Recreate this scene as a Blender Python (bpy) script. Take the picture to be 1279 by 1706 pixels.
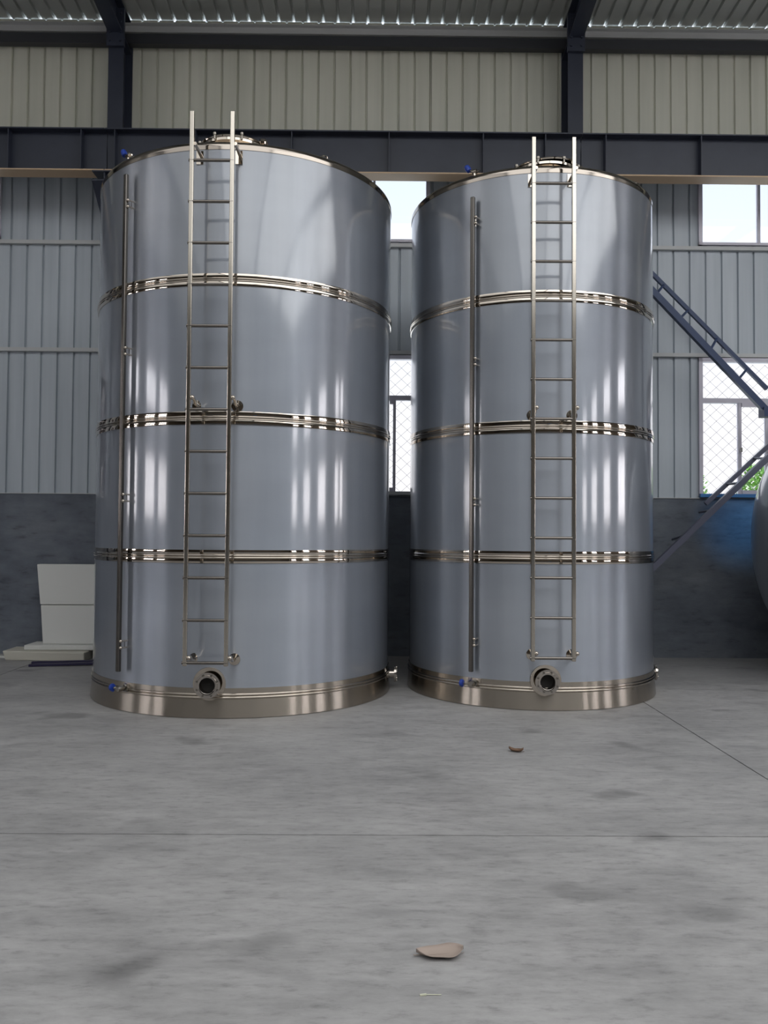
import bpy, math, random
from mathutils import Vector, Matrix
PI = math.pi
R = math.radians
scene = bpy.context.scene
for o in list(bpy.data.objects):
    bpy.data.objects.remove(o, do_unlink=True)
COL = scene.collection
PSI = 0.0077                      # the hall is turned by a hair against the camera

# ------------------------------------------------------------------ camera
cam_d = bpy.data.cameras.new('camera')
cam_d.sensor_fit = 'VERTICAL'
cam_d.sensor_height = 36.0
cam_d.sensor_width = 27.0
cam_d.lens = 1373.99 * 36.0 / 1706.0
cam_d.clip_end = 400
cam = bpy.data.objects.new('camera', cam_d)
COL.objects.link(cam)
cam.matrix_world = (Matrix.Translation((0, 0, 1.4)) @ Matrix.Rotation(PI / 2 + 0.0292, 4, 'X')
                    @ Matrix.Rotation(0.0071, 4, 'Z'))
scene.camera = cam

# ------------------------------------------------------------------ world, exposure
world = bpy.data.worlds.new('sky')
scene.world = world
world.use_nodes = True
wn, wl = world.node_tree.nodes, world.node_tree.links
wn.clear()
wo = wn.new('ShaderNodeOutputWorld')
bg = wn.new('ShaderNodeBackground')
tc = wn.new('ShaderNodeTexCoord')
sp = wn.new('ShaderNodeSeparateXYZ')
cr = wn.new('ShaderNodeValToRGB')
wl.new(tc.outputs['Generated'], sp.inputs[0])
wl.new(sp.outputs['Z'], cr.inputs[0])
# the sky on the sunny side, behind the camera, is much brighter
mr_ = wn.new('ShaderNodeMapRange')
mr_.inputs['From Min'].default_value = -0.7
mr_.inputs['From Max'].default_value = 0.25
mr_.inputs['To Min'].default_value = 1.0
mr_.inputs['To Max'].default_value = 7.5
dt_ = wn.new('ShaderNodeVectorMath')
dt_.operation = 'DOT_PRODUCT'
dt_.inputs[1].default_value = (0.2, -0.98, 0)
wl.new(tc.outputs['Generated'], dt_.inputs[0])
wl.new(dt_.outputs['Value'], mr_.inputs['Value'])
vm = wn.new('ShaderNodeVectorMath')
vm.operation = 'SCALE'
wl.new(cr.outputs[0], vm.inputs[0])
wl.new(mr_.outputs[0], vm.inputs['Scale'])
wl.new(vm.outputs[0], bg.inputs[0])
wl.new(bg.outputs[0], wo.inputs[0])
e = cr.color_ramp.elements
e[0].position = 0.0
e[0].color = (0.98, 0.93, 0.95, 1)
e[1].position = 0.42
e[1].color = (0.74, 0.82, 0.98, 1)
x_ = e.new(0.15)
x_.color = (0.95, 0.92, 0.96, 1)
bg.inputs[1].default_value = 1.25

scene.view_settings.view_transform = 'Standard'
scene.view_settings.look = 'None'
scene.view_settings.gamma = 1
scene.view_settings.use_curve_mapping = False
scene.view_settings.exposure = 0.2

def area(name, loc, direction, sx, sy, power, color):
    l = bpy.data.lights.new(name, 'AREA')
    l.shape = 'RECTANGLE'
    l.size, l.size_y, l.energy, l.color = sx, sy, power, color
    o = bpy.data.objects.new(name, l)
    COL.objects.link(o)
    o.location = loc
    o.rotation_euler = Vector(direction).to_track_quat('-Z', 'Z').to_euler()
    return o
# added fill lamps below the closed roof, out of view, brighten the hall
FILL_X = [-13.6, -8.3, -3.0, 2.25, 7.5, 12.8]
for x, w in zip(FILL_X[:5], (90, 190, 400, 520, 560)):
    area('roof_fill_lamp', (x + 2.64, -1.0, 7.93), (0, 0, -1), 5.1, 14.0, w, (0.97, 0.985, 1.0))

# window openings guide the sampling of the sky
for (x, y, z, h, w, d) in ((0.4, 9.85, 2.715, 1.64, 16, (0, -1, 0)), (0.4, 9.85, 5.39, 1.02, 16, (0, -1, 0)),
                        (17.3, -2.0, 2.715, 1.64, 22, (-1, 0, 0)), (17.3, -2.0, 5.39, 1.02, 22, (-1, 0, 0)),
                        (-17.3, 0.0, 2.715, 1.64, 13, (1, 0, 0)), (-17.3, 0.0, 5.39, 1.02, 13, (1, 0, 0))):
    p_ = area('window_daylight', (x, y, z), d, w, h, 1.0, (1, 1, 1))
    p_.data.cycles.is_portal = True

# ------------------------------------------------------------------ mesh helpers
class MB:
    def __init__(self):
        self.v, self.f, self.s = [], [], []
    def add(self, vs, fs, smooth=False):
        n = len(self.v)
        self.v += [tuple(v) for v in vs]
        self.f += [tuple(n + i for i in f) for f in fs]
        self.s += [smooth] * len(fs)
        return self
    def hexa(self, p):
        return self.add(p, [(0, 3, 2, 1), (4, 5, 6, 7), (0, 1, 5, 4), (1, 2, 6, 5), (2, 3, 7, 6), (3, 0, 4, 7)])
    def box(self, x0, x1, y0, y1, z0, z1):
        return self.hexa([(x0, y0, z0), (x1, y0, z0), (x1, y1, z0), (x0, y1, z0),
                          (x0, y0, z1), (x1, y0, z1), (x1, y1, z1), (x0, y1, z1)])
    def bar(self, a, b, w, h, up=(0, 0, 1)):
        a, b = Vector(a), Vector(b)
        d = (b - a).normalized()
        s = d.cross(Vector(up))
        s = s.normalized() if s.length > 1e-5 else Vector((1, 0, 0))
        u = s.cross(d).normalized()
        s, u = s * w / 2, u * h / 2
        return self.hexa([a - s - u, a + s - u, b + s - u, b - s - u, a - s + u, a + s + u, b + s + u, b - s + u])
    def tube(self, pts, r, n=14, caps=True):
        pts = [Vector(p) for p in pts]
        rs = r if isinstance(r, (list, tuple)) else [r] * len(pts)
        d0 = (pts[1] - pts[0]).normalized()
        ref = Vector((0, 0, 1)) if abs(d0.z) < 0.9 else Vector((1, 0, 0))
        s = d0.cross(ref).normalized()
        vs = []
        for i, p in enumerate(pts):
            d = (pts[min(i + 1, len(pts) - 1)] - pts[max(i - 1, 0)]).normalized()
            s = (s - d * s.dot(d)).normalized()
            u = d.cross(s)
            for k in range(n):
                a = 2 * PI * k / n
                vs.append(p + (s * math.cos(a) + u * math.sin(a)) * rs[i])
        m = len(pts)
        self.add(vs, [(i * n + k, i * n + (k + 1) % n, (i + 1) * n + (k + 1) % n, (i + 1) * n + k)
                      for i in range(m - 1) for k in range(n)], True)
        if caps:
            self.add(vs[:n], [tuple(range(n))[::-1]])
            self.add(vs[-n:], [tuple(range(n))])
        return self
    def lathe(self, prof, c=(0, 0, 0), n=96, axis=(0, 0, 1), xdir=None):
        ax = Vector(axis).normalized()
        xd = Vector(xdir) if xdir else (Vector((1, 0, 0)) if abs(ax.x) < 0.9 else Vector((0, 1, 0)))
        xd = (xd - ax * xd.dot(ax)).normalized()
        yd = ax.cross(xd)
        c = Vector(c)
        vs = []
        for (r, h) in prof:
            for k in range(n):
                a = 2 * PI * k / n
                vs.append(c + ax * h + (xd * math.cos(a) + yd * math.sin(a)) * max(r, 1e-4))
        return self.add(vs, [(i * n + k, i * n + (k + 1) % n, (i + 1) * n + (k + 1) % n, (i + 1) * n + k)
                             for i in range(len(prof) - 1) for k in range(n)], True)
    def ball(self, c, r, n=16, sz=1.0):
        return self.lathe([(r * math.sin(PI * i / 10), -r * sz * math.cos(PI * i / 10)) for i in range(11)], c, n)
    def build(self, name, mat, parent=None, bevel=0, rot=0.0, solid=0):
        me = bpy.data.meshes.new(name)
        me.from_pydata(self.v, [], self.f)
        me.polygons.foreach_set('use_smooth', self.s)
        me.update()
        if any(self.s):
            me.set_sharp_from_angle(angle=R(38))
        me.materials.append(mat)
        o = bpy.data.objects.new(name, me)
        COL.objects.link(o)
        o.rotation_euler.z = rot
        if parent:
            o.parent = parent
        if solid:
            m = o.modifiers.new('thickness', 'SOLIDIFY')
            m.thickness = solid
            m.offset = 0
        if bevel:
            m = o.modifiers.new('bevel', 'BEVEL')
            m.width = bevel
            m.segments = 2
            m.limit_method = 'ANGLE'
        return o

def empty(name, loc=(0, 0, 0), rz=0.0):
    o = bpy.data.objects.new(name, None)
    o.empty_display_size = 0.2
    COL.objects.link(o)
    o.location = loc
    o.rotation_euler.z = rz
    return o
def tag(o, label, cat, group=None, kind=None):
    o['label'] = label
    o['category'] = cat
    if group: o['group'] = group
    if kind: o['kind'] = kind
    return o
def struct(o, label=None, cat=None):
    o['kind'] = 'structure'
    if label: o['label'] = label
    if cat: o['category'] = cat
    return o

# ------------------------------------------------------------------ materials
def mat(name, base, rough=0.5, metal=0.0, coat=0.0, spec=0.5):
    m = bpy.data.materials.new(name)
    m.use_nodes = True
    b = m.node_tree.nodes['Principled BSDF']
    b.inputs['Base Color'].default_value = (*base, 1)
    b.inputs['Roughness'].default_value = rough
    b.inputs['Metallic'].default_value = metal
    b.inputs['Coat Weight'].default_value = coat
    b.inputs['Specular IOR Level'].default_value = spec
    return m
def N(m, kind, **kw):
    n = m.node_tree.nodes.new(kind)
    for k, v in kw.items():
        if k in n.inputs: n.inputs[k].default_value = v
        else: setattr(n, k, v)
    return n
def L(m, a, b): m.node_tree.links.new(a, b)
def noise_tex(m, scale, detail=4, rough=0.6, vec_scale=(1, 1, 1), loc=(0, 0, 0)):
    t = N(m, 'ShaderNodeTexCoord')
    mp = N(m, 'ShaderNodeMapping')
    mp.inputs['Scale'].default_value = vec_scale
    mp.inputs['Location'].default_value = loc
    L(m, t.outputs['Object'], mp.inputs[0])
    n = N(m, 'ShaderNodeTexNoise', Scale=scale, Detail=detail, Roughness=rough)
    L(m, mp.outputs[0], n.inputs['Vector'])
    return n
def ramp(m, src, stops):
    r = N(m, 'ShaderNodeValToRGB')
    el = r.color_ramp.elements
    el[0].position, el[0].color = stops[0][0], (*stops[0][1], 1)
    el[1].position, el[1].color = stops[-1][0], (*stops[-1][1], 1)
    for p, c in stops[1:-1]:
        q = el.new(p)
        q.color = (*c, 1)
    L(m, src, r.inputs[0])
    return r
def mul(m, a, b, fac=1.0, mode='MULTIPLY'):
    x = N(m, 'ShaderNodeMix', data_type='RGBA', blend_type=mode)
    x.inputs[0].default_value = fac
    L(m, a, x.inputs[6])
    L(m, b, x.inputs[7])
    return x.outputs[2]
def bsdf(m): return m.node_tree.nodes['Principled BSDF']
def g(v): return (v, v, v)

# protective film over brushed stainless: bluish, softly glossy
M_film = mat('film_covered_steel', (0.40, 0.44, 0.50), 0.42, 0.65, 1.0)
n1 = noise_tex(M_film, 3.0, 5, 0.6, (1, 1, 0.06))
n2 = noise_tex(M_film, 1.6, 3, 0.5, (0.5, 0.5, 1.6))
c1 = ramp(M_film, n1.outputs[0], [(0.3, (0.29, 0.318, 0.365)), (0.7, (0.35, 0.375, 0.42))])
c2 = ramp(M_film, n2.outputs[0], [(0.3, g(0.93)), (0.7, g(1.05))])
L(M_film, mul(M_film, c1.outputs[0], c2.outputs[0]), bsdf(M_film).inputs['Base Color'])
n3 = noise_tex(M_film, 2.2, 2, 0.5, (1, 1, 0.35))
bp = N(M_film, 'ShaderNodeBump', Strength=0.12, Distance=0.02)
L(M_film, n3.outputs[0], bp.inputs['Height'])
L(M_film, bp.outputs[0], bsdf(M_film).inputs['Normal'])
bsdf(M_film).inputs['Coat Roughness'].default_value = 0.10
bsdf(M_film).inputs['Coat IOR'].default_value = 1.8
def brushed(m, amount):
    # horizontally polished sheet: highlights smear up and down
    t = N(m, 'ShaderNodeTangent', direction_type='RADIAL', axis='Z')
    bsdf(m).inputs['Anisotropic'].default_value = amount
    bsdf(m).inputs['Anisotropic Rotation'].default_value = 0.25
    L(m, t.outputs[0], bsdf(m).inputs['Tangent'])
brushed(M_film, 0.97)

M_pol = mat('mirror_polished_steel', (0.56, 0.50, 0.43), 0.055, 1.0)
n3 = noise_tex(M_pol, 5.0, 2, 0.5, (1, 1, 0.3))
bp = N(M_pol, 'ShaderNodeBump', Strength=0.10, Distance=0.01)
L(M_pol, n3.outputs[0], bp.inputs['Height'])
L(M_pol, bp.outputs[0], bsdf(M_pol).inputs['Normal'])
M_skirt = mat('brushed_skirt_steel', (0.46, 0.41, 0.35), 0.22, 1.0)
n3 = noise_tex(M_skirt, 5.0, 2, 0.5, (1, 1, 0.3))
bp = N(M_skirt, 'ShaderNodeBump', Strength=0.10, Distance=0.01)
L(M_skirt, n3.outputs[0], bp.inputs['Height'])
L(M_skirt, bp.outputs[0], bsdf(M_skirt).inputs['Normal'])
brushed(M_skirt, 1.0)
M_gauge = mat('gauge_tube_steel', (0.13, 0.12, 0.11), 0.25, 1.0)
M_flange = mat('turned_flange_steel', (0.48, 0.44, 0.40), 0.16, 1.0)
M_rim = mat('bright_rolled_rim', (0.34, 0.30, 0.26), 0.10, 1.0)
M_satin = mat('satin_stainless_tube', (0.50, 0.46, 0.40), 0.20, 1.0)
M_rung = mat('stainless_rung', (0.22, 0.20, 0.18), 0.14, 1.0)
M_dull = mat('dull_stainless', (0.26, 0.24, 0.21), 0.30, 1.0)
M_dark_hole = mat('dark_pipe_bore', (0.012, 0.011, 0.01), 0.7)
M_blue = mat('blue_plastic_handle', (0.012, 0.045, 0.30), 0.4)
M_red = mat('red_tag', (0.35, 0.08, 0.05), 0.5)

M_steel_dark = mat('dark_grey_painted_steel', (0.030, 0.035, 0.048), 0.42)
n = noise_tex(M_steel_dark, 2.0, 4, 0.6, (1, 1, 1))
c = ramp(M_steel_dark, n.outputs[0], [(0.3, (0.020, 0.025, 0.042)), (0.7, (0.030, 0.036, 0.056))])
L(M_steel_dark, c.outputs[0], bsdf(M_steel_dark).inputs['Base Color'])
M_flange_dust = mat('dusty_primer_flange', (0.55, 0.40, 0.26), 0.6)
M_white_sheet = mat('grey_painted_sheet', (0.40, 0.44, 0.47), 0.42)
n = noise_tex(M_white_sheet, 1.2, 3, 0.6, (6, 1, 0.25))
c = ramp(M_white_sheet, n.outputs[0], [(0.3, (0.37, 0.41, 0.45)), (0.7, (0.455, 0.50, 0.54))])
L(M_white_sheet, c.outputs[0], bsdf(M_white_sheet).inputs['Base Color'])
M_khaki = mat('khaki_grey_sheet', (0.42, 0.42, 0.355), 0.5)
n = noise_tex(M_khaki, 1.2, 3, 0.6, (6, 1, 0.25))
c = ramp(M_khaki, n.outputs[0], [(0.3, (0.55, 0.555, 0.47)), (0.7, (0.63, 0.63, 0.54))])
L(M_khaki, c.outputs[0], bsdf(M_khaki).inputs['Base Color'])
M_roof = mat('galvanised_roof_sheet', (0.50, 0.52, 0.50), 0.38, 0.3)
M_far = mat('brown_grey_far_wall', (0.10, 0.08, 0.06), 0.6)
M_girt = mat('pale_girt_paint', (0.46, 0.47, 0.47), 0.5)
M_eave = mat('eave_strut_paint', (0.032, 0.034, 0.040), 0.45)
M_outer = mat('outer_sheet', (0.5, 0.52, 0.5), 0.6)

M_cement = mat('grey_cement_render', (0.085, 0.095, 0.115), 0.8)
a = noise_tex(M_cement, 1.3, 6, 0.62, (1, 1, 1.5))
b = noise_tex(M_cement, 7.0, 5, 0.6, (0.6, 1, 2.2), (3, 0, 1))
ca = ramp(M_cement, a.outputs[0], [(0.30, (0.075, 0.085, 0.105)), (0.52, (0.12, 0.135, 0.16)), (0.72, (0.165, 0.18, 0.20))])
cb = ramp(M_cement, b.outputs[0], [(0.28, g(0.62)), (0.42, g(0.95)), (0.7, g(1.08))])
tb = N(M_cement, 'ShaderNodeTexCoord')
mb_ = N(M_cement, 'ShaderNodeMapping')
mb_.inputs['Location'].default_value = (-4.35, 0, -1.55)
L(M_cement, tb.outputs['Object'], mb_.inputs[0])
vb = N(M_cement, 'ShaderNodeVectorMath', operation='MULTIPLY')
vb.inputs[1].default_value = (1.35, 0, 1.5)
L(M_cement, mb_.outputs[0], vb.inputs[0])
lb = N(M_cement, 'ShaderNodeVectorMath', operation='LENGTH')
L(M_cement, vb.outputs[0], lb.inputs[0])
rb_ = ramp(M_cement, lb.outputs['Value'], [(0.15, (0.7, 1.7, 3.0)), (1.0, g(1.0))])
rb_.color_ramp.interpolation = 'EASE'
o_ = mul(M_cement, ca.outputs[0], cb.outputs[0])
L(M_cement, mul(M_cement, o_, rb_.outputs[0]), bsdf(M_cement).inputs['Base Color'])   # soft blue patch below the window, fading outward
bp = N(M_cement, 'ShaderNodeBump', Strength=0.4, Distance=0.01)
L(M_cement, b.outputs[0], bp.inputs['Height'])
L(M_cement, bp.outputs[0], bsdf(M_cement).inputs['Normal'])

M_floor = mat('power_floated_concrete', (0.3, 0.3, 0.3), 0.5, 0, 0, 0.4)
a = noise_tex(M_floor, 0.9, 6, 0.62, (0.8, 1.3, 1))
b = noise_tex(M_floor, 4.5, 7, 0.68, (0.55, 1.7, 1), (5, 2, 0))
c = noise_tex(M_floor, 17.0, 7, 0.72, (0.55, 1.5, 1), (1, 7, 0))
d = noise_tex(M_floor, 1.9, 2, 0.45, (1, 1.3, 1), (9, 4, 0))
ca = ramp(M_floor, a.outputs[0], [(0.30, (0.245, 0.240, 0.237)), (0.5, (0.298, 0.292, 0.287)), (0.72, (0.345, 0.338, 0.332))])
cb = ramp(M_floor, b.outputs[0], [(0.30, g(0.80)), (0.5, g(1.0)), (0.72, g(1.14))])
cc = ramp(M_floor, c.outputs[0], [(0.28, g(0.66)), (0.46, g(0.98)), (0.75, g(1.16))])
cd = ramp(M_floor, d.outputs[0], [(0.245, g(0.60)), (0.36, g(1.0)), (0.8, g(1.0))])
o1 = mul(M_floor, ca.outputs[0], cb.outputs[0])
o2 = mul(M_floor, o1, cc.outputs[0])
L(M_floor, mul(M_floor, o2, cd.outputs[0]), bsdf(M_floor).inputs['Base Color'])
rr = ramp(M_floor, b.outputs[0], [(0.3, g(0.42)), (0.7, g(0.62))])
L(M_floor, rr.outputs[0], bsdf(M_floor).inputs['Roughness'])
bp = N(M_floor, 'ShaderNodeBump', Strength=0.25, Distance=0.004)
L(M_floor, c.outputs[0], bp.inputs['Height'])
L(M_floor, bp.outputs[0], bsdf(M_floor).inputs['Normal'])
M_joint = mat('joint_filler', (0.03, 0.03, 0.032), 0.9)

M_frame = mat('window_frame_aluminium', (0.55, 0.53, 0.60), 0.4)
M_wire = mat('galvanised_wire', (0.30, 0.29, 0.28), 0.5, 0.4)
M_sill = mat('blue_plastic_sill', (0.05, 0.19, 0.46), 0.4)
M_glass = bpy.data.materials.new('window_glass')
M_glass.use_nodes = True
nt = M_glass.node_tree
nt.nodes.clear()
go = nt.nodes.new('ShaderNodeOutputMaterial')
gm = nt.nodes.new('ShaderNodeMixShader')
gt = nt.nodes.new('ShaderNodeBsdfTransparent')
gg = nt.nodes.new('ShaderNodeBsdfGlossy')
gf = nt.nodes.new('ShaderNodeFresnel')
gt.inputs[0].default_value = (0.94, 0.955, 0.96, 1)
gg.inputs['Roughness'].default_value = 0.03
nt.links.new(gf.outputs[0], gm.inputs[0])
nt.links.new(gt.outputs[0], gm.inputs[1])
nt.links.new(gg.outputs[0], gm.inputs[2])
nt.links.new(gm.outputs[0], go.inputs[0])
M_foam = mat('white_foam', (0.62, 0.62, 0.59), 0.85)
M_foam_cream = mat('yellowed_foam', (0.52, 0.50, 0.43), 0.85)
M_navy = mat('navy_painted_steel', (0.015, 0.035, 0.10), 0.45)
M_stair = mat('blue_grey_painted_steel', (0.11, 0.115, 0.16), 0.4)
M_indigo = mat('indigo_flat_bar', (0.018, 0.014, 0.05), 0.5)
M_leaf = mat('dry_brown_leaf', (0.33, 0.265, 0.225), 0.7)
M_leaf2 = mat('dark_dry_leaf', (0.15, 0.085, 0.05), 0.7)
M_straw = mat('pale_splinter', (0.55, 0.55, 0.42), 0.7)
M_green = mat('green_leaves', (0.20, 0.42, 0.05), 0.5)
M_earth = mat('outside_ground', (0.45, 0.43, 0.38), 0.9)

# ------------------------------------------------------------------ hall shell (hall coordinates, turned by PSI)
YB, YF = 9.70, -14.0              # inner faces of the rear wall (seen) and the opposite wall
XL, XR = -17.0, 17.0
COLX = [2.2415 + 5.28 * k for k in range(-3, 3)]
EAVE = 7.54
SLOPE = 0.07
YM = (YB + YF) / 2
def roof_z(y): return EAVE + SLOPE * ((YB - y) if y > YM else (y - YF))

# floor slabs with sawn joints between them
def slabs():
    xs = [XL, -15.72, -9.72, -3.72, 2.28, 8.28, 14.28, XR]
    ys = [YF, -8.1, -2.1, 3.905, YB + 0.1]
    m = MB()
    j = 0.0048
    for i in range(len(xs) - 1):
        for k in range(len(ys) - 1):
            m.box(xs[i] + j, xs[i + 1] - j, ys[k] + j, ys[k + 1] - j, -0.15, 0.0)
    return m
struct(slabs().build('floor', M_floor, rot=PSI), 'grey concrete floor slabs with thin dark joints', 'floor')
struct(MB().box(XL, XR, YF, YB + 0.1, -0.3, -0.02).build('floor', M_joint, rot=PSI), 'dark filler in the floor joints', 'floor')
struct(MB().box(-60, 60, YB + 0.35, 70, -0.25, -0.05).build('ground', M_earth, rot=PSI), 'pale ground outside the windows', 'ground')

# windows: (x0, x1, z0, z1)
LOW = (1.895, 3.535)
UPP = (4.885, 5.90)
def wins_for(k):
    cx = (COLX[k] + COLX[k + 1]) / 2
    return cx
WINS = []
for k in range(len(COLX) - 1):
    cx = (COLX[k] + COLX[k + 1]) / 2
    if abs(cx + 0.398) < 0.1: lo, hi = (-1.39, 0.60), (-1.39, 0.594)
    elif abs(cx - 4.88) < 0.1: lo, hi = (3.785, 5.97), (3.79, 5.97)
    elif abs(cx + 5.68) < 0.1: lo, hi = (-6.9, -4.85), (-6.75, -4.478)
    else: lo, hi = (cx - 1.05, cx + 1.05), (cx - 1.05, cx + 1.05)
    WINS.append((lo[0], lo[1], *LOW))
    WINS.append((hi[0], hi[1], *UPP))

def ribbed(x0, x1, z0, z1, holes, y, out=1, pitch=0.1915, phase=0.0, deep=0.024):
    """ribbed sheet in the x-z plane, narrow grooves going away from the room"""
    m = MB()
    xs = []
    k = math.floor((x0 - phase) / pitch)
    while phase + k * pitch < x1:
        b0 = phase + k * pitch
        xs += [(b0, 0), (b0 + pitch - 0.030, 0), (b0 + pitch - 0.022, 1), (b0 + pitch - 0.008, 1), ]
        k += 1
    xs = [p for p in xs if x0 < p[0] < x1]
    ex = sorted(set([x0, x1] + [h[0] for h in holes] + [h[1] for h in holes]))
    xs = xs + [(q, 0) for q in ex if x0 <= q <= x1]
    xs.sort()
    for (a, da), (b, db) in zip(xs[:-1], xs[1:]):
        if b - a < 1e-5: continue
        mid = (a + b) / 2
        cuts = sorted([(h[2], h[3]) for h in holes if h[0] < mid < h[1]])
        z = z0
        segs = []
        for c0, c1 in cuts:
            if c1 <= z0 or c0 >= z1: continue
            if c0 > z: segs.append((z, c0))
            z = max(z, c1)
        if z < z1: segs.append((z, z1))
        for s0, s1 in segs:
            m.add([(a, y + out * deep * da, s0), (b, y + out * deep * db, s0), (b, y + out * deep * db, s1), (a, y + out * deep * da, s1)], [(0, 1, 2, 3)])
    return m
def holed_box(x0, x1, y0, y1, z0, z1, holes):
    m = MB()
    xs = sorted(set([x0, x1] + [h[0] for h in holes] + [h[1] for h in holes]))
    xs = [q for q in xs if x0 <= q <= x1]
    for a, b in zip(xs[:-1], xs[1:]):
        mid = (a + b) / 2
        z = z0
        for c0, c1 in sorted([(h[2], h[3]) for h in holes if h[0] < mid < h[1]]):
            if c1 <= z0 or c0 >= z1: continue
            if c0 > z: m.box(a, b, y0, y1, z, c0)
            z = max(z, c1)
        if z < z1: m.box(a, b, y0, y1, z, z1)
    return m
struct(ribbed(XL, XR, 1.87, 5.70, WINS, YB, phase=0.062).build('wall_back', M_white_sheet, rot=PSI), 'grey ribbed sheet wall behind the tanks', 'wall')
struct(ribbed(XL, XR, 5.70, EAVE - 0.005, WINS, YB - 0.004, phase=0.035).build('wall_back', M_khaki, rot=PSI), 'khaki ribbed sheet wall above the crane beam', 'wall')
struct(holed_box(XL, XR, YB + 0.03, YB + 0.09, 1.87, EAVE - 0.03, WINS).build('wall_back', M_outer, rot=PSI), 'outer sheet of the rear wall', 'wall')
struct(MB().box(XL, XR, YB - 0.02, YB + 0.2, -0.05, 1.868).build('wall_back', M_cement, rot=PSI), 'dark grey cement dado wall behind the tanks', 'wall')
# opposite wall, behind the camera
FWINS = []
for cx in ():
    FWINS += [(cx - 1.1, cx + 1.1, *LOW), (cx - 1.1, cx + 1.1, *UPP)]
struct(ribbed(XL, XR, 1.87, EAVE, FWINS, YF, out=-1).build('wall_front', M_far, rot=PSI), 'sheet wall opposite', 'wall')
struct(holed_box(XL, XR, YF - 0.09, YF - 0.03, 1.87, EAVE, FWINS).build('wall_front', M_outer, rot=PSI), 'outer sheet opposite', 'wall')
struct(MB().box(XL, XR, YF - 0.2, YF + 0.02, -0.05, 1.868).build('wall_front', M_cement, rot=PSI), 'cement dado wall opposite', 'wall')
RW = []
for cy_ in (-4.3, -0.2, 5.0):
    RW += [(cy_ - 1.3, cy_ + 1.3, *LOW), (cy_ - 1.3, cy_ + 1.3, *UPP)]
lwm = holed_box(YF, YB, 0.0, 0.15, -0.05, 8.6, RW)
# mullions of these windows stay as posts in the openings
for (a_, b_, c_, d_) in RW:
    for q_ in (a_ + 0.65, a_ + 1.3, a_ + 1.95):
        lwm.box(q_ - 0.11, q_ + 0.11, 0.02, 0.10, c_, d_)
lwm.v = [(XL - y, x, z) for (x, y, z) in lwm.v]
struct(lwm.build('wall_left', M_far, rot=PSI), 'end wall of the hall', 'wall')
RW = []
for cy_ in (-11.4, -6.1, -0.8, 4.5):
    RW += [(cy_ - 1.1, cy_ + 1.1, *LOW), (cy_ - 1.1, cy_ + 1.1, *UPP)]
rwm = holed_box(YF, YB, -0.15, 0.0, -0.05, 8.6, RW)
for (a_, b_, c_, d_) in RW:
    for q_ in (a_ + 0.73, a_ + 1.47):
        rwm.box(q_ - 0.08, q_ + 0.08, -0.10, -0.02, c_, d_)
rwm.v = [(XR - y, x, z) for (x, y, z) in rwm.v]
struct(rwm.build('wall_right', M_far, rot=PSI), 'end wall of the hall', 'wall')

# roof sheet: ribs run from eave to ridge
def roof():
    m = MB()
    pitch = 0.1775
    x = XL
    prof = []
    k = 0
    while x < XR:
        b0 = XL + k * pitch
        prof += [(b0, 0), (b0 + 0.138, 0), (b0 + 0.147, 0.034), (b0 + 0.168, 0.034)]
        k += 1
        x = b0 + pitch
    for (ya, yb) in ((YB + 0.03, YM), (YM, YF - 0.1)):
        for (a, da), (b, db) in zip(prof[:-1], prof[1:]):
            m.add([(a, ya, roof_z(ya) + da), (b, ya, roof_z(ya) + db), (b, yb, roof_z(yb) + db), (a, yb, roof_z(yb) + da)], [(0, 1, 2, 3)])
    return m
struct(roof().build('ceiling', M_roof, rot=PSI), 'ribbed metal roof sheet', 'ceiling')

# ------------------------------------------------------------------ steel frame
def ibeam_v(m, cx, y0, y1, z0, z1, w, tf=0.012, tw=0.008):
    m.box(cx - w / 2, cx + w / 2, y0, y0 + tf, z0, z1)
    m.box(cx - w / 2, cx + w / 2, y1 - tf, y1, z0, z1)
    m.box(cx - tw / 2, cx + tw / 2, y0 + tf, y1 - tf, z0, z1)
def column_mb(cx):
    m = MB()
    ibeam_v(m, cx, 9.33, YB - 0.02, 0.0, 7.30, 0.173)
    m.box(cx - 0.14, cx + 0.14, 9.31, YB - 0.03, 0.0, 0.02)
    m.box(cx - 0.0825, cx + 0.0825, 9.345, YB - 0.035, 5.90, 5.912)
    return m
def corbel_mb(cx):
    m = MB()
    m.box(cx - 0.13, cx + 0.13, 8.98, 9.33, 5.388, 5.402)
    m.hexa([(cx - .006, 9.0, 5.30), (cx + .006, 9.0, 5.30), (cx + .006, 9.33, 5.02), (cx - .006, 9.33, 5.02),
            (cx - .006, 9.0, 5.388), (cx + .006, 9.0, 5.388), (cx + .006, 9.33, 5.388), (cx - .006, 9.33, 5.388)])
    m.hexa([(cx - .13, 8.98, 5.285), (cx + .13, 8.98, 5.285), (cx + .13, 9.33, 4.99), (cx - .13, 9.33, 4.99),
            (cx - .13, 8.98, 5.30), (cx + .13, 8.98, 5.30), (cx + .13, 9.33, 5.02), (cx - .13, 9.33, 5.02)])
    return m
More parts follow.
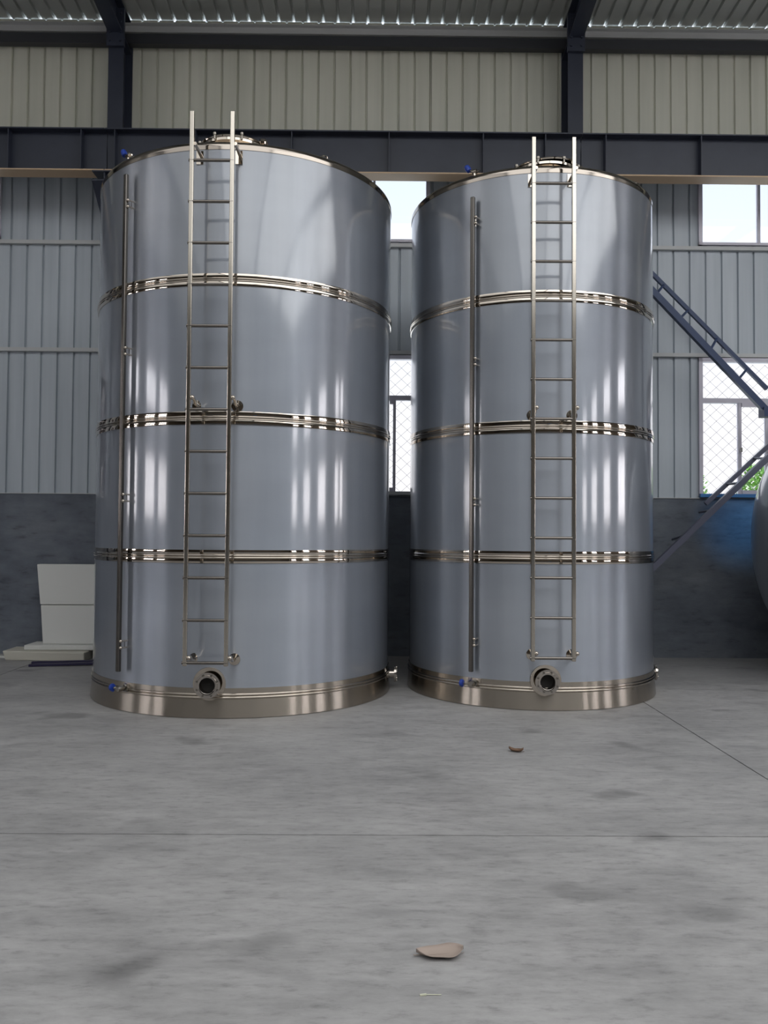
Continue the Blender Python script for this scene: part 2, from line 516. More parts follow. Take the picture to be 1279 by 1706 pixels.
def rafter_mb(cx):
    m = MB()
    w = 0.165
    y0, y1 = YB - 0.35, 7.3
    def seg(ya, yb, ha, hb, tf=0.012):
        za, zb = roof_z(ya) - 0.09, roof_z(yb) - 0.09
        for (o0, o1, ww) in ((0, tf, w), (None, None, w)):
            if o0 is None:
                m.hexa([(cx - w/2, ya, za-ha), (cx + w/2, ya, za-ha), (cx + w/2, yb, zb-hb), (cx - w/2, yb, zb-hb),
                        (cx - w/2, ya, za-ha+tf), (cx + w/2, ya, za-ha+tf), (cx + w/2, yb, zb-hb+tf), (cx - w/2, yb, zb-hb+tf)])
            else:
                m.hexa([(cx - w/2, ya, za-tf), (cx + w/2, ya, za-tf), (cx + w/2, yb, zb-tf), (cx - w/2, yb, zb-tf),
                        (cx - w/2, ya, za), (cx + w/2, ya, za), (cx + w/2, yb, zb), (cx - w/2, yb, zb)])
        t = 0.004
        m.hexa([(cx - t, ya, za-ha+tf), (cx + t, ya, za-ha+tf), (cx + t, yb, zb-hb+tf), (cx - t, yb, zb-hb+tf),
                (cx - t, ya, za-tf), (cx + t, ya, za-tf), (cx + t, yb, zb-tf), (cx - t, yb, zb-tf)])
    seg(YB - 0.02, 7.4, 0.36, 0.26)
    seg(7.4, YM, 0.26, 0.26)
    seg(YM, YF, 0.26, 0.26)
    return m
names = {2: ('left', 'steel H column left of the larger tank, rising above the crane beam'),
         3: ('right', 'steel H column above the right tank, rising over the crane beam')}
tn = 1
for k, cx in enumerate(COLX):
    if k in names:
        c_ = column_mb(cx).build('steel_column', M_steel_dark, rot=PSI)
        tag(c_, 'dark grey ' + names[k][1], 'column', 'steel columns along the rear wall')
        corbel_mb(cx).build('corbel', M_steel_dark, c_)
        r_ = rafter_mb(cx).build('roof_rafter', M_steel_dark, rot=PSI)
        tag(r_, 'dark steel roof rafter starting from the %s column at the top edge' % ('left' if k == 2 else 'right'), 'rafter', 'roof rafters')
        # knee end plate with bolts
        kp = MB().box(cx - 0.10, cx + 0.10, 9.285, 9.33, 6.98, 7.42)
        for zz in (7.04, 7.14, 7.26, 7.36):
            for sx in (-0.06, 0.06):
                kp.lathe([(0.001, 0.02), (0.016, 0.02), (0.016, 0)], (cx + sx, 9.285, zz), 6, (0, -1, 0))
        kp.build('end_plate', M_steel_dark, r_)
    else:
        struct(column_mb(cx).build('trim_%d' % tn, M_steel_dark, rot=PSI)); tn += 1
        struct(rafter_mb(cx).build('trim_%d' % tn, M_steel_dark, rot=PSI)); tn += 1

# crane runway beams in front of the columns
def crane_beam(x0, x1, stiff, label):
    y0, y1, z0, z1 = 8.985, 9.185, 5.402, 5.878
    m = MB()
    m.box(x0, x1, y0, y1, z1 - 0.014, z1)
    m.box(x0, x1, 9.081, 9.089, z0 + 0.014, z1 - 0.014)
    b = m.build('crane_beam', M_steel_dark, rot=PSI)
    tag(b, label, 'crane beam', 'crane runway beams')
    MB().box(x0, x1, y0, y1, z0, z0 + 0.014).build('bottom_flange', M_flange_dust, b)['label'] = 'dusty tan bottom flange'
    for s in stiff:
        MB().box(s - 0.005, s + 0.005, y0 + 0.008, 9.081, z0 + 0.014, z1 - 0.014).build('stiffener', M_steel_dark, b)
    MB().box(x0, x1, 9.06, 9.11, z1, z1 + 0.03).build('crane_rail', M_steel_dark, b)
    return b
crane_beam(-8.31, -3.042, [-8.2, -7.2, -6.15, -5.1, -4.1, -3.3], 'dark steel crane beam left of the left column')
crane_beam(-3.033, 2.237, [-2.93, -2.04, -0.98, 0.097, 1.14, 1.83], 'dark steel crane beam behind the two tank tops, between the columns')
crane_beam(2.246, 7.515, [2.50, 3.56, 4.62, 5.6, 6.6, 7.3], 'dark steel crane beam right of the right column, above the windows')
# eave strut, gutter strip, girts
struct(MB().box(XL, XR, 9.56, 9.65, 7.172, 7.186).box(XL, XR, 9.56, 9.57, 7.186, 7.275).box(XL, XR, 9.56, 9.65, 7.275, 7.288).build('trim_%d' % tn, M_eave, rot=PSI), 'dark eave strut under the roof', 'strut'); tn += 1
struct(MB().box(XL, XR, 9.57, 9.63, 7.318, 7.326).box(XL, XR, 9.622, 9.63, 7.326, 7.42).box(XL, XR, 9.57, 9.63, 7.42, 7.428).build('trim_%d' % tn, M_girt, rot=PSI), 'pale purlin at the eave', 'purlin'); tn += 1
struct(MB().box(XL, XR, 8.0, 8.07, roof_z(8.0) - 0.07, roof_z(8.0) - 0.012).build('trim_%d' % tn, M_girt, rot=PSI)); tn += 1
for (z, x0, x1) in ((4.842, XL, XR), (3.565, XL, XR)):
    struct(MB().box(x0, x1, YB - 0.045, YB + 0.01, z - 0.022, z + 0.022).build('trim_%d' % tn, M_girt, rot=PSI), 'pale horizontal girt on the rear wall', 'girt'); tn += 1
struct(MB().box(XL, XR, YB - 0.03, YB + 0.01, 1.868, 1.878).build('trim_%d' % tn, M_girt, rot=PSI), 'thin ledge on top of the cement wall', 'ledge'); tn += 1

# ------------------------------------------------------------------ windows
def diamond(x0, x1, z0, z1, y, p=0.147, r=0.0021):
    m = MB()
    q = p * 0.92
    for s in (1, -1):
        k = -60
        while k < 60:
            # lines z = s*(x*q/p) + k*q
            pts = []
            a = s * q / p
            for xx in (x0, x1):
                zz = a * (xx - x0) + k * q + z0
                pts.append((xx, zz))
            (xa, za), (xb, zb) = pts
            # clip to z range
            def at(zc): return xa + (zc - za) * (xb - xa) / (zb - za)
            lo, hi = (za, zb) if za < zb else (zb, za)
            if hi > z0 + 0.01 and lo < z1 - 0.01:
                ca_, cb_ = (xa, za), (xb, zb)
                out = []
                for (xx, zz) in (ca_, cb_):
                    if zz < z0: xx, zz = at(z0), z0
                    if zz > z1: xx, zz = at(z1), z1
                    out.append((xx, y + s * 0.003, zz))
                if (Vector(out[0]) - Vector(out[1])).length > 0.02:
                    m.tube(out, r, 5, False)
            k += 1
    return m
def window(n, x0, x1, z0, z1, y, lower, seen, label, inward=1):
    ff = 0.045
    m = MB()
    d0, d1 = y - 0.035, y + 0.055
    m.box(x0, x0 + ff, d0, d1, z0, z1)
    m.box(x1 - ff, x1, d0, d1, z0, z1)
    m.box(x0, x1, d0, d1, z0, z0 + ff * 0.7)
    m.box(x0, x1, d0, d1, z1 - ff, z1)
    w = struct(m.build('window_%d' % n, M_frame, rot=PSI), label, 'window')
    if lower:
        zt = 3.03
        MB().box(x0 + ff, x1 - ff, d0 + 0.01, d1 - 0.01, zt - 0.028, zt + 0.028).build('transom', M_frame, w)
        if abs(x0 - 3.785) < 0.01: ms = [4.275, 4.60, 5.13, 5.55]
        elif abs(x0 + 1.39) < 0.01: ms = [-0.85, -0.45, 0.19]
        else: ms = [x0 + 0.5, x0 + 1.05, x0 + 1.55]
        for i, q in enumerate(ms):
            MB().box(q - 0.017, q + 0.017, d0 + 0.015, d1 - 0.02, z0 + 0.03, zt - 0.028).build('mullion', M_frame, w)
        # sliding sash, its rails a little inside the frame
        a, b = (ms[0], ms[1]) if x0 > 2 else ((ms[1], ms[2]) if len(ms) == 3 else (ms[0], ms[1]))
        s = MB()
        s.box(a + .017, b - .017, d0, d0 + 0.03, zt - 0.075, zt - 0.028)
        s.box(a + .017, b - .017, d0, d0 + 0.03, z0 + 0.032, z0 + 0.075)
        s.build('sliding_sash', M_frame, w)
        MB().box(x0, x1, y - 0.07, y - 0.03, z0 - 0.012, z0 + 0.028).build('sill', M_sill if x0 > 2 else M_girt, w)
        if seen:
            diamond(x0 + ff, x1 - ff, z0 + 0.03, z1 - ff, y + 0.12).build('security_mesh', M_wire, w)
            MB().box(a - 0.012, a + 0.012, d0 - 0.02, d0, 2.42, 2.47).build('latch', M_wire, w)
    else:
        t = (x1 - x0) / 3
        for i in (1, 2):
            MB().box(x0 + t * i - 0.014, x0 + t * i + 0.014, d0 + 0.015, d1 - 0.02, z0 + 0.03, z1 - ff).build('mullion', M_frame, w)
    MB().box(x0 + 0.02, x1 - 0.02, y + 0.010, y + 0.014, z0 + 0.02, z1 - 0.02).build('pane', M_glass, w)
    return w
wn_i = 1
for (x0, x1, z0, z1) in WINS:
    lower = z0 < 3
    seen = -2 < x0 < 5
    lab = None
    where = 'between the two tanks' if -2 < x0 < 1 else ('right of the right tank' if 3 < x0 < 5 else 'beyond the left edge of the view')
    lab = ('lower window with wire mesh ' if lower else 'upper window with plain panes ') + where
    window(wn_i, x0, x1, z0, z1, YB, lower, seen, lab if -7 < x0 < 5 else 'window outside the view')
    wn_i += 1
for (x0, x1, z0, z1) in FWINS:
    window(wn_i, x0, x1, z0, z1, YF - 0.02, z0 < 3, False, 'window in the opposite wall')
    wn_i += 1

# ------------------------------------------------------------------ the storage tanks
def tank(cx, cy, RR, label, ladder_x, ladder_y, ladder_w, man, specials):
    root = empty('storage_tank', (cx, cy, 0))
    tag(root, label, 'storage tank', 'upright stainless storage tanks')
    nseg = 160
    B = [(3.4, 3.3), (2.33, 2.23), (1.28, 1.18)]
    BZ = [(3.462, 3.363), (2.380, 2.275), (1.300, 1.195)]
    BZ = [(3.4284, 3.3312), (2.3549, 2.2514), (1.2855, 1.1818)]
    # shell under film
    MB().lathe([(RR, 0.20), (RR, 0.9), (RR, 1.6), (RR, 2.3), (RR, 3.0), (RR, 3.7), (RR, 4.402)], n=nseg).build('shell', M_film, root)
    for (zt, zb) in BZ:
        h = zt - zb
        # two slightly crowned strips with a pair of beads between them
        def crown(za, zc):
            return [(RR + 0.006 + 0.0012 * (1 - (2 * i / 8 - 1) ** 2), za + (zc - za) * i / 8) for i in range(9)]
        prof = [(RR - 0.002, zb)] + crown(zb + 0.001, zb + h * 0.33)
        for i in range(1, 13):
            t = i / 12
            zz = zb + h * (0.33 + 0.34 * t)
            prof.append((RR + 0.006 + 0.0065 * abs(math.sin(2 * PI * t)) ** 0.8, zz))
        prof += crown(zb + h * 0.671, zt - 0.001) + [(RR - 0.002, zt)]
        MB().lathe(prof, n=nseg).build('reinforcing_band', M_pol, root)
    # skirt with pressed beads at its upper edge
    prof = [(RR - 0.06, 0.002), (RR + 0.015, 0.002), (RR + 0.018, 0.006), (RR + 0.006, 0.145)]
    for i in range(1, 13):
        t = i / 12
        prof.append((RR + 0.006 + 0.008 * abs(math.sin(2 * PI * t)) ** 0.8, 0.145 + 0.045 * t))
    prof += [(RR + 0.006, 0.2288), (RR - 0.002, 0.2292)]
    sk = MB().lathe(prof, n=nseg).build('base_skirt', M_skirt, root)
    # weld seam on the skirt
    az = R(40)
    p = Vector((math.sin(az) * (RR + 0.0065), -math.cos(az) * (RR + 0.0065), 0))
    MB().bar(p + Vector((0, 0, 0.01)), p + Vector((0, 0, 0.14)), 0.007, 0.003, up=(math.sin(az), -math.cos(az), 0)).build('weld_seam', M_dull, sk)
    # rim and conical roof
    prof = [(RR - 0.002, 4.401), (RR + 0.004, 4.402), (RR + 0.004, 4.428)]
    for i in range(0, 9):
        a = i / 8 * R(78)
        prof.append((RR + 0.004 - 0.045 * (1 - math.cos(a)), 4.430 + 0.045 * math.sin(a)))
    MB().lathe(prof, n=nseg).build('rim', M_rim, root)
    r0, z0 = prof[-1]
    MB().lathe([(r0, z0), (r0 * 0.75, z0 + 0.055), (r0 * 0.4, z0 + 0.13), (0.12, z0 + 0.19), (0.001, z0 + 0.20)], n=96).build('roof_cone', M_pol, root)
    def rp(az, dr, z):
        a = R(az)
        return Vector((math.sin(a) * (RR + dr), -math.cos(a) * (RR + dr), z))
    # ladder : side rails as the ladder's own mesh, rungs and brackets below it
    lx, ly, hw = ladder_x - cx, ladder_y - cy, ladder_w / 2
    m = MB()
    for s in (-1, 1):
        m.box(lx + s * hw - 0.016, lx + s * hw + 0.016, ly - 0.016, ly + 0.016, 0.425, 4.605)
    lad = m.build('ladder', M_satin, root, bevel=0.005)
    rung = None
    for i in range(13):
        z = 0.449 + i * 0.3150
        if rung is None:
            rung = MB().tube([(lx - hw - 0.022, ly - 0.004, 0), (lx + hw + 0.012, ly - 0.004, 0)], 0.0125, 12).build('rung', M_rung, lad)
            o = rung
        else:
            o = rung.copy()
            COL.objects.link(o)
        o.location.z = z
    for z in (0.485, 2.43, 4.36):
        for s in (-1, 1):
            x = lx + s * hw
            ys = -math.sqrt(max(0, RR * RR - x * x))
            bm = MB()
            ox = 0.028
            if z < 4:
                bm.tube([(x + ox, ly, z), (x + ox, ly + 0.05, z), (x + ox, ly + 0.09, z - 0.03), (x + ox, ys + 0.004, z - 0.035)], 0.0135, 10)
                bm.ball((x + ox, ly, z), 0.018, 12)
                bm.lathe([(0.002, 0), (0.045, 0), (0.045, 0.006), (0.016, 0.009)], (x + ox, ys + 0.002, z - 0.035), 24, (0, -1, 0))
            else:
                bm.tube([(x + ox * .8, ly, z), (x + ox * .8, ys + 0.004, z)], 0.0135, 10)
                bm.box(x - 0.01, x + 0.045, ys - 0.010, ys + 0.004, z - 0.075, z + 0.03)
            bm.build('ladder_bracket', M_pol, lad)
    # sight gauge tube on the left
    gz, ga = specials['gauge_az'], specials['gauge_dr']
    p = rp(gz, ga, 0)
    gt_ = MB().bar(p + Vector((0, 0, specials['g0'])), p + Vector((0, 0, specials['g1'])), 0.036, 0.030, up=(math.sin(R(gz)), -math.cos(R(gz)), 0)).build('level_gauge', M_gauge, root, bevel=0.006)
    for z in (0.53, 1.69, 2.86, 4.05):
        cl = MB()
        q0, q1 = rp(gz, -0.002, z), rp(gz, ga, z)
        for dz in (-0.026, 0.026):
            u = Vector((0, 0, dz))
            side = Vector((math.cos(R(gz)), math.sin(R(gz)), 0)) * 0.030
            cl.tube([q0 + u + side, q1 + u + side], 0.007, 10)
            cl.ball(q1 + u + side * 0.9, 0.014, 10)
        cl.box(q0.x - 0.004, q0.x + 0.004, q0.y - 0.003, q0.y + 0.01, z - 0.03, z + 0.03)
        cl.build('gauge_clip', M_pol, gt_)
    # drain valve with blue handle beside the gauge foot
    def valve(az0, z, drop, name):
        a = R(az0)
        rad = Vector((math.sin(a), -math.cos(a), 0))
        tang = Vector((math.cos(a), math.sin(a), 0))
        base = rp(az0, -0.01, z)
        v = MB()
        v.tube([base, base + rad * 0.075], 0.013, 12)
        v.lathe([(0.001, 0), (0.028, 0), (0.028, 0.022), (0.018, 0.026)], base + rad * 0.012, 8, rad)
        v.lathe([(0.001, -0.024), (0.020, -0.024), (0.023, -0.01), (0.023, 0.01), (0.020, 0.024), (0.001, 0.024)], base + rad * 0.085, 12, rad)
        v.tube([base + rad * 0.085, base + rad * 0.085 - tang * 0.07], 0.008, 10)
        v.ball(base + rad * 0.085 - tang * 0.055, 0.013, 10)
        ob = v.build(name, M_dull, root)
        hd = MB()
        c0 = base + rad * 0.085 - tang * 0.075
        hd.lathe([(0.001, 0.0), (0.026, 0.002), (0.030, 0.012), (0.028, 0.026), (0.001, 0.030)], c0, 12, -tang)
        hd.bar(c0 - tang * 0.012 + Vector((0, 0, 0.03)), c0 - tang * 0.012 - Vector((0, 0, 0.032)), 0.02, 0.014, up=(rad.x, rad.y, 0))
        hd.build('valve_handle', M_blue, ob)['label'] = 'blue handle'
    valve(specials['v_az'], specials['v_z'], 0, 'drain_valve')
    # vent valve on the rim with a blue handle
    a = R(specials['tv_az'])
    b0 = rp(specials['tv_az'], -0.04, 4.455)
    tang = Vector((math.cos(a), math.sin(a), 0))
    v = MB().tube([b0, b0 + Vector((0, 0, 0.05))], 0.012, 10).lathe([(0.001, -0.02), (0.019, -0.02), (0.019, 0.02), (0.001, 0.02)], b0 + Vector((0, 0, 0.055)), 12, tang)
    v.tube([b0 + Vector((0, 0, 0.05)) + tang * 0.05, b0 + Vector((0, 0, 0.055)), b0 + Vector((0, 0, 0.085)) - tang * 0.055], 0.007, 8)
    tv = v.build('vent_valve', M_pol, root)
    c0 = b0 + Vector((0, 0, 0.095)) - tang * 0.065
    MB().lathe([(0.001, -0.030), (0.022, -0.026), (0.026, 0.0), (0.022, 0.026), (0.001, 0.030)], c0, 12, (-tang.x, -tang.y, 1.6)).build('valve_handle', M_blue, tv)['label'] = 'blue handle'
    # front outlet with a bolted flange
    ox, oz = specials['out_x'] - cx, specials['out_z']
    ys = -math.sqrt(RR * RR - ox * ox)
    def flange(c, ax, ro, ri, length, nb, nm):
        ax = Vector(ax)
        m = MB()
        m.lathe([(ri + 0.006, -0.02), (ri + 0.006, length - 0.018), (ro, length - 0.018), (ro, length), (ro * 0.80, length), (ro * 0.78, length + 0.004),
                 (ri + 0.004, length + 0.004), (ri, length + 0.002), (ri, 0.0)], c, 40, ax)
        f = m.build(nm, M_flange, root)
        MB().lathe([(ri + 0.001, 0.0), (0.001, 0.0)], c + ax * 0.012, 32, ax).build('bore', M_dark_hole, f)['label'] = 'dark open bore'
        ref = Vector((0, 0, 1))
        sd = ax.cross(ref)
        for k in range(nb):
            an = 2 * PI * (k + 0.5) / nb
            q = c + ax * (length + 0.0) + (sd * math.cos(an) + ref * math.sin(an)) * (ro * 0.83)
            MB().lathe([(0.001, 0.009), (0.0085, 0.009), (0.0085, -0.002)], q, 6, ax).build('bolt', M_dull, f)
        # welded reinforcing pad on the wall
        return f
    f = flange(Vector((ox, ys, oz)), (0, -1, 0), 0.098, 0.060, 0.085, 8, 'outlet_flange')
    MB().lathe([(0.06, 0.016), (0.125, 0.012), (0.128, 0.0), (0.128, -0.03)], Vector((ox, ys + 0.004, oz)), 40, (0, -1, 0)).build('reinforcing_pad', M_pol, f)
    flange(Vector((RR, specials.get('side_y', 0.0), 0.13)), (1, 0, 0), 0.072, 0.032, 0.075, 6, 'side_flange')
    # manhole
    mx, my, mr, mz, tilt = man
    mx -= cx
    my -= cy
    neck = MB().lathe([(mr - 0.01, 4.42), (mr, 4.42), (mr, mz - 0.06), (mr + 0.04, mz - 0.055), (mr + 0.04, mz - 0.035), (mr - 0.02, mz - 0.035), (mr - 0.02, 4.45)], (mx, my, 0), 64)
    nk = neck.build('manhole_neck', M_pol, root)
    lid = MB()
    ax = Vector((-math.sin(R(tilt)), 0, math.cos(R(tilt))))
    lid.lathe([(mr + 0.015, 0.0), (mr + 0.045, 0.003), (mr + 0.05, 0.012), (mr + 0.045, 0.02), (mr * 0.9, 0.028), (mr * 0.6, 0.048), (mr * 0.3, 0.060), (0.001, 0.064)], (mx, my, mz - 0.035 + (0.012 if tilt else 0)), 64, ax)
    ld = lid.build('manhole_lid', M_pol, root)
    for k in range(8):
        an = 2 * PI * (k + 0.5) / 8
        q = Vector((mx + math.cos(an) * (mr + 0.048), my + math.sin(an) * (mr + 0.048), mz - 0.05))
        MB().tube([q, q + Vector((0, 0, 0.045))], 0.008, 8).lathe([(0.001, 0.02), (0.014, 0.018), (0.014, 0.0), (0.001, 0.0)], q + Vector((0, 0, 0.035)), 8).build('lid_bolt', M_dull, nk)
    # air vent with a mushroom cap
    vx, vy, vz = specials['vent']
    q = Vector((vx - cx, vy - cy, 0))
    MB().tube([q + Vector((0, 0, 4.47)), q + Vector((0, 0, vz - 0.03))], 0.014, 12).lathe([(0.012, -0.035), (0.036, -0.03), (0.040, -0.012), (0.028, 0.012), (0.001, 0.020)], q + Vector((0, 0, vz)), 24).build('air_vent', M_pol, root)
    # lifting lugs on the rim
    for az in specials['lugs']:
        b0 = rp(az, -0.05, 4.455)
        MB().tube([b0 - Vector((0.03, 0, 0)), b0 + Vector((-0.025, 0, 0.035)), b0 + Vector((0.0, 0, 0.045)), b0 + Vector((0.025, 0, 0.035)), b0 + Vector((0.03, 0, 0))], 0.008, 8).build('lifting_lug', M_pol, root)
    return root

tank(-1.2783, 7.6637, 1.325, 'large upright stainless tank in pale blue film, the wider one on the left', -1.318, 6.155, 0.306,
     (-1.26, 6.74, 0.235, 4.60, 0), dict(gauge_az=-36.0, gauge_dr=0.055, g0=0.315, g1=4.29, v_az=-34.0, v_z=0.190,
     tv_az=-41, out_x=-1.325, out_z=0.262, vent=(-1.005, 6.62, 4.60), lugs=[37], side_y=0.0))
tank(1.3745, 7.8334, 1.1267, 'upright stainless tank in pale blue film, the narrower one on the right', 1.339, 6.520, 0.322,
     (1.365, 7.02, 0.235, 4.555, 3.0), dict(gauge_az=-33.2, gauge_dr=0.055, g0=0.285, g1=4.25, v_az=-32.5, v_z=0.190,
     tv_az=-35, out_x=1.317, out_z=0.242, vent=(1.66, 7.0, 4.57), lugs=[48], side_y=0.0))

# ------------------------------------------------------------------ horizontal tank at the right edge
def horiz_tank():
    root = empty('horizontal_tank', (3.78, 8.0, 0), PSI)
    tag(root, 'horizontal stainless tank cut by the right edge, only its dished end showing', 'tank')
    rc, zc = 1.06, 1.40
    prof = []
    for i in range(15):
        a = i / 14 * PI / 2
        prof.append((rc * math.sin(a) ** 0.9 if i else 0.001, 0.36 * (1 - math.cos(a) ** 0.85) if i < 14 else 0.36))
    MB().lathe(prof, (0.04, 0, zc), 96, (1, 0, 0)).build('dished_head', M_film, root)
    MB().lathe([(rc, 0.36), (rc, 3.6)], (0.04, 0, zc), 96, (1, 0, 0)).build('shell', M_film, root)
    for x in (0.55, 3.0):
        for s in (-1, 1):
            m = MB().bar((x, s * 0.55, 0.02), (x, s * 0.55, zc - 0.80), 0.08, 0.08).box(x - 0.08, x + 0.08, s * 0.55 - 0.08, s * 0.55 + 0.08, 0, 0.02)
            m.build('leg', M_navy, root)
    for s in (-1, 1):
        MB().bar((0.62, s * 0.55, 0.35), (3.0, s * 0.55, 0.35), 0.05, 0.05).build('leg_brace', M_navy, root)
    return root
horiz_tank()

# ------------------------------------------------------------------ two steel ladders crossing the right side
def steel_ladder(label, pts, rungs, thick, matl):
    """pts: (near rail a, near rail b, far rail a, far rail b)"""
    root = empty('steel_ladder', (0, 0, 0), PSI)
    tag(root, label, 'ladder', 'blue-grey steel ladders by the right window')
    na, nb, fa, fb = [Vector(p) for p in pts]
    MB().bar(na, nb, thick[0], thick[0] * 1.1).build('rail', matl, root)
    MB().bar(fa, fb, thick[1], thick[1] * 1.1).build('rail', matl, root)
    for (p, q) in rungs:
        MB().tube([p, q], 0.014, 10).build('rung', matl, root)
    return root
def nl(x): return 4.145 - 1.048 * (x - 3.062)
def fl(x): return 4.458 - 1.0045 * (x - 3.184)
rg = [((x, 9.12, nl(x)), (xf, 9.48, fl(xf))) for x, xf in ((2.50, 2.73), (2.80, 3.02), (3.089, 3.302), (3.35, 3.59), (3.69, 3.92), (4.0, 4.27))]
up = steel_ladder('dark blue steel ladder sloping down to the right across the upper wall and mesh window',
                  ((2.42, 9.12, nl(2.42)), (4.36, 9.12, nl(4.36)), (2.60, 9.48, fl(2.60)), (4.50, 9.48, fl(4.50))), rg, (0.062, 0.040), M_navy)
MB().box(4.27, 4.9, 9.06, 9.20, 2.755, 2.86).build('end_shoe', M_navy, up)
def nl2(x): return 1.077 + 0.959 * (x - 3.055)
def fl2(x): return 1.864 + 0.927 * (x - 3.851)
rg = [((x + .01, 9.12, nl2(x)), (xf, 9.48, zf)) for x, xf, zf in ((4.323, 4.341, 2.33), (4.04, 4.026, 2.026), (3.72, 3.711, 1.70), (3.44, 3.398, 1.385), (3.13, 3.08, 1.07), (2.8, 2.76, 0.76), (2.5, 2.46, .47))]
steel_ladder('grey-blue steel ladder rising to the right in front of the dark dado wall',
             ((1.95, 9.12, nl2(1.95)), (4.75, 9.12, nl2(4.75)), (3.78, 9.48, fl2(3.78)), (4.75, 9.48, fl2(4.75))), rg, (0.056, 0.042), M_stair)

# ------------------------------------------------------------------ foam boards and steel bars at the left
def leaning(x0a, x0b, x1, za, zb, ya, yb, t):
    """board leaning on the wall: bottom edge (x0a.., ya, za), top edge (x0b.., yb, zb)"""
    return MB().hexa([(x0a, ya, za), (x1, ya, za), (x1, ya + t, za), (x0a, ya + t, za),
                      (x0b, yb, zb), (x1, yb, zb), (x1, yb + t, zb), (x0b, yb + t, zb)])
tag(leaning(-3.75, -3.818, -3.13, 0.162, 0.590, 9.33, 9.42, 0.09).build('foam_board', M_foam, bevel=0.008, rot=PSI),
    'white foam board leaning on the dark wall, lower of the two upright ones', 'foam board', 'foam boards left of the large tank')
tag(leaning(-3.825, -3.915, -3.13, 0.596, 1.050, 9.42, 9.53, 0.10).build('foam_board', M_foam, bevel=0.010, rot=PSI),
    'white foam board, upper of the two upright ones against the dark wall', 'foam board', 'foam boards left of the large tank')
tag(MB().box(-3.92, -3.15, 9.24, 9.58, 0.105, 0.160).build('foam_board', M_foam, bevel=0.008, rot=PSI),
    'thin white foam board lying flat under the upright white ones', 'foam board', 'foam boards left of the large tank')
m = MB().hexa([(-4.10, 9.18, 0.0), (-3.20, 9.10, 0.0), (-3.20, 9.50, 0.0), (-4.12, 9.55, 0.0),
               (-4.13, 9.17, 0.105), (-3.20, 9.09, 0.10), (-3.20, 9.50, 0.10), (-4.14, 9.55, 0.104)])
tag(m.build('foam_board', M_foam_cream, bevel=0.012, rot=PSI), 'thick yellowed foam board lying lowest on the floor by the wall', 'foam board', 'foam boards left of the large tank')
tag(MB().bar((-4.9, 9.42, 0.012), (-4.12, 9.36, 0.012), 0.05, 0.02).build('plastic_strip', M_foam, rot=PSI),
    'white plastic strip on the floor at the left edge by the wall', 'strip')
for (a, b, lab) in (((-3.70, 8.93, 0.015), (-2.3, 9.12, 0.03), 'indigo flat steel bar on the floor, the one nearer the foam boards'),
                    ((-3.66, 8.76, 0.013), (-2.4, 8.97, 0.03), 'indigo flat steel bar on the floor, the one nearer the camera')):
    tag(MB().bar(a, b, 0.05, 0.025).build('steel_bar', M_indigo, rot=PSI, bevel=0.003), lab, 'steel bar', 'steel bars left of the large tank')

# ------------------------------------------------------------------ litter on the floor
def leaf(outline, loc, rz, s, matl, label, curl=0.012, seed=1):
    random.seed(seed)
    n = 16
    vs, fs = [], []
    for i in range(n + 1):
        t = i / n
        wdt = outline(t)
        for k in range(-4, 5):
            u = k / 4
            x = (t - 0.5)
            y = u * wdt
            z = curl * (abs(u) ** 2 * 1.2 + 1.3 * (abs(t - 0.5) * 2) ** 3) / s + 0.002 / s + 0.02 * math.sin(7 * t + 3 * u + seed) * curl
            vs.append((x * s, y * s, z * s + 0.001))
    for i in range(n):
        for k in range(8):
            a = i * 9 + k
            fs.append((a, a + 1, a + 10, a + 9))
    m = MB().add(vs, fs, True)
    o = m.build('dry_leaf', matl, solid=0.0012)
    o.location = loc
    o.rotation_euler.z = rz
    tag(o, label, 'leaf', 'dry leaves on the floor')
    st = MB().tube([(-0.52 * s, 0, 0.004), (0, 0, 0.0045), (0.5 * s, 0, 0.006), (0.56 * s, 0.02 * s, 0.008)], [0.0006, 0.001, 0.0013, 0.0015], 6)
    st.build('leaf_stem', matl, o)
    return o
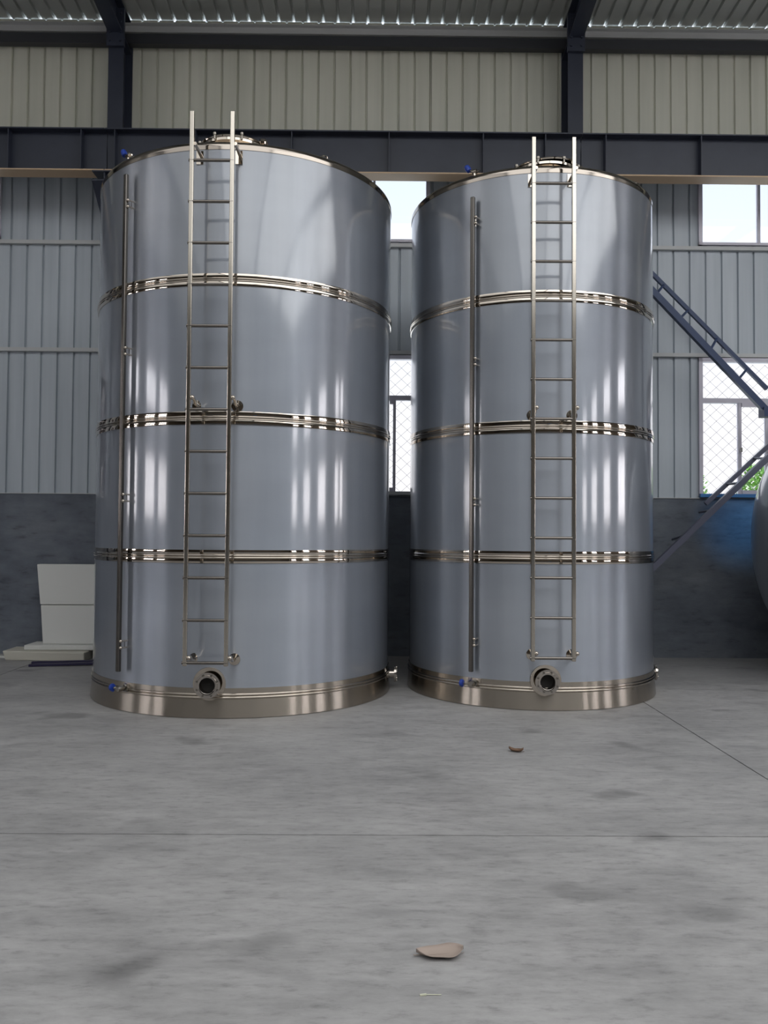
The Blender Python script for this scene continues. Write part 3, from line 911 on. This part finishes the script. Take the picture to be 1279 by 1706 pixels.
leaf(lambda t: 0.30 * math.sin(PI * t ** 0.8) ** 0.8 * (1 + .12 * math.sin(9 * t)) + 0.004, (0.197, 2.80, 0.0), R(188), 0.160, M_leaf,
     'large pale brown dry leaf in the foreground on the concrete', 0.010, 3)
leaf(lambda t: 0.27 * math.sin(PI * t) ** 0.7 * (1 + .2 * math.sin(12 * t)) + 0.004, (0.872, 5.42, 0.0), R(-20), 0.095, M_leaf2,
     'small dark brown dry leaf in front of the right tank', 0.012, 5)
sp_ = MB().bar((-0.02, 0, 0.0025), (0.0, 0.003, 0.003), 0.006, 0.004).tube([(0, 0.003, 0.003), (0.045, 0.004, 0.002)], 0.0012, 6).build('splinter', M_straw)
sp_.location = (0.14, 2.555, 0)
tag(sp_, 'tiny pale splinter near the bottom edge, below the large leaf', 'splinter')
# ------------------------------------------------------------------ bushes outside the lower right window
def bush(loc, w, h, n, seed, label):
    random.seed(seed)
    root = empty('bush', loc, PSI)
    tag(root, label, 'bush', 'bushes outside the right window')
    lf, st = MB(), MB()
    for i in range(n):
        a, r = random.random() * 2 * PI, random.random() ** 0.5
        zz = random.random() ** 0.7 * h
        k = (1 - (zz / h) ** 3 * 0.7)
        p = Vector((math.cos(a) * r * w * k, math.sin(a) * r * w * 0.6 * k, zz))
        d = Vector((random.uniform(-1, 1), random.uniform(-1, 1), random.uniform(-.3, 1))).normalized()
        s = d.cross(Vector((random.uniform(-1, 1), random.uniform(-1, 1), .3))).normalized()
        ll, ww = random.uniform(.05, .09), random.uniform(.012, .022)
        lf.add([p, p + d * ll * .5 + s * ww, p + d * ll, p + d * ll * .5 - s * ww], [(0, 1, 2, 3)])
    for i in range(14):
        a = random.random() * 2 * PI
        st.tube([(0, 0, 0), (math.cos(a) * w * .3, math.sin(a) * w * .2, h * .4), (math.cos(a) * w * .6, math.sin(a) * w * .4, h * .85)], [.02, .012, .004], 6)
    lf.build('foliage', M_green, root)
    st.build('stem', M_leaf2, root)
bush((4.35, 11.6, -0.05), 0.42, 2.33, 1900, 1, 'green bush outside the mesh window, at its left corner')
bush((5.50, 11.9, -0.05), 0.75, 2.50, 3600, 2, 'green bush outside the mesh window, behind the lower steel ladder')
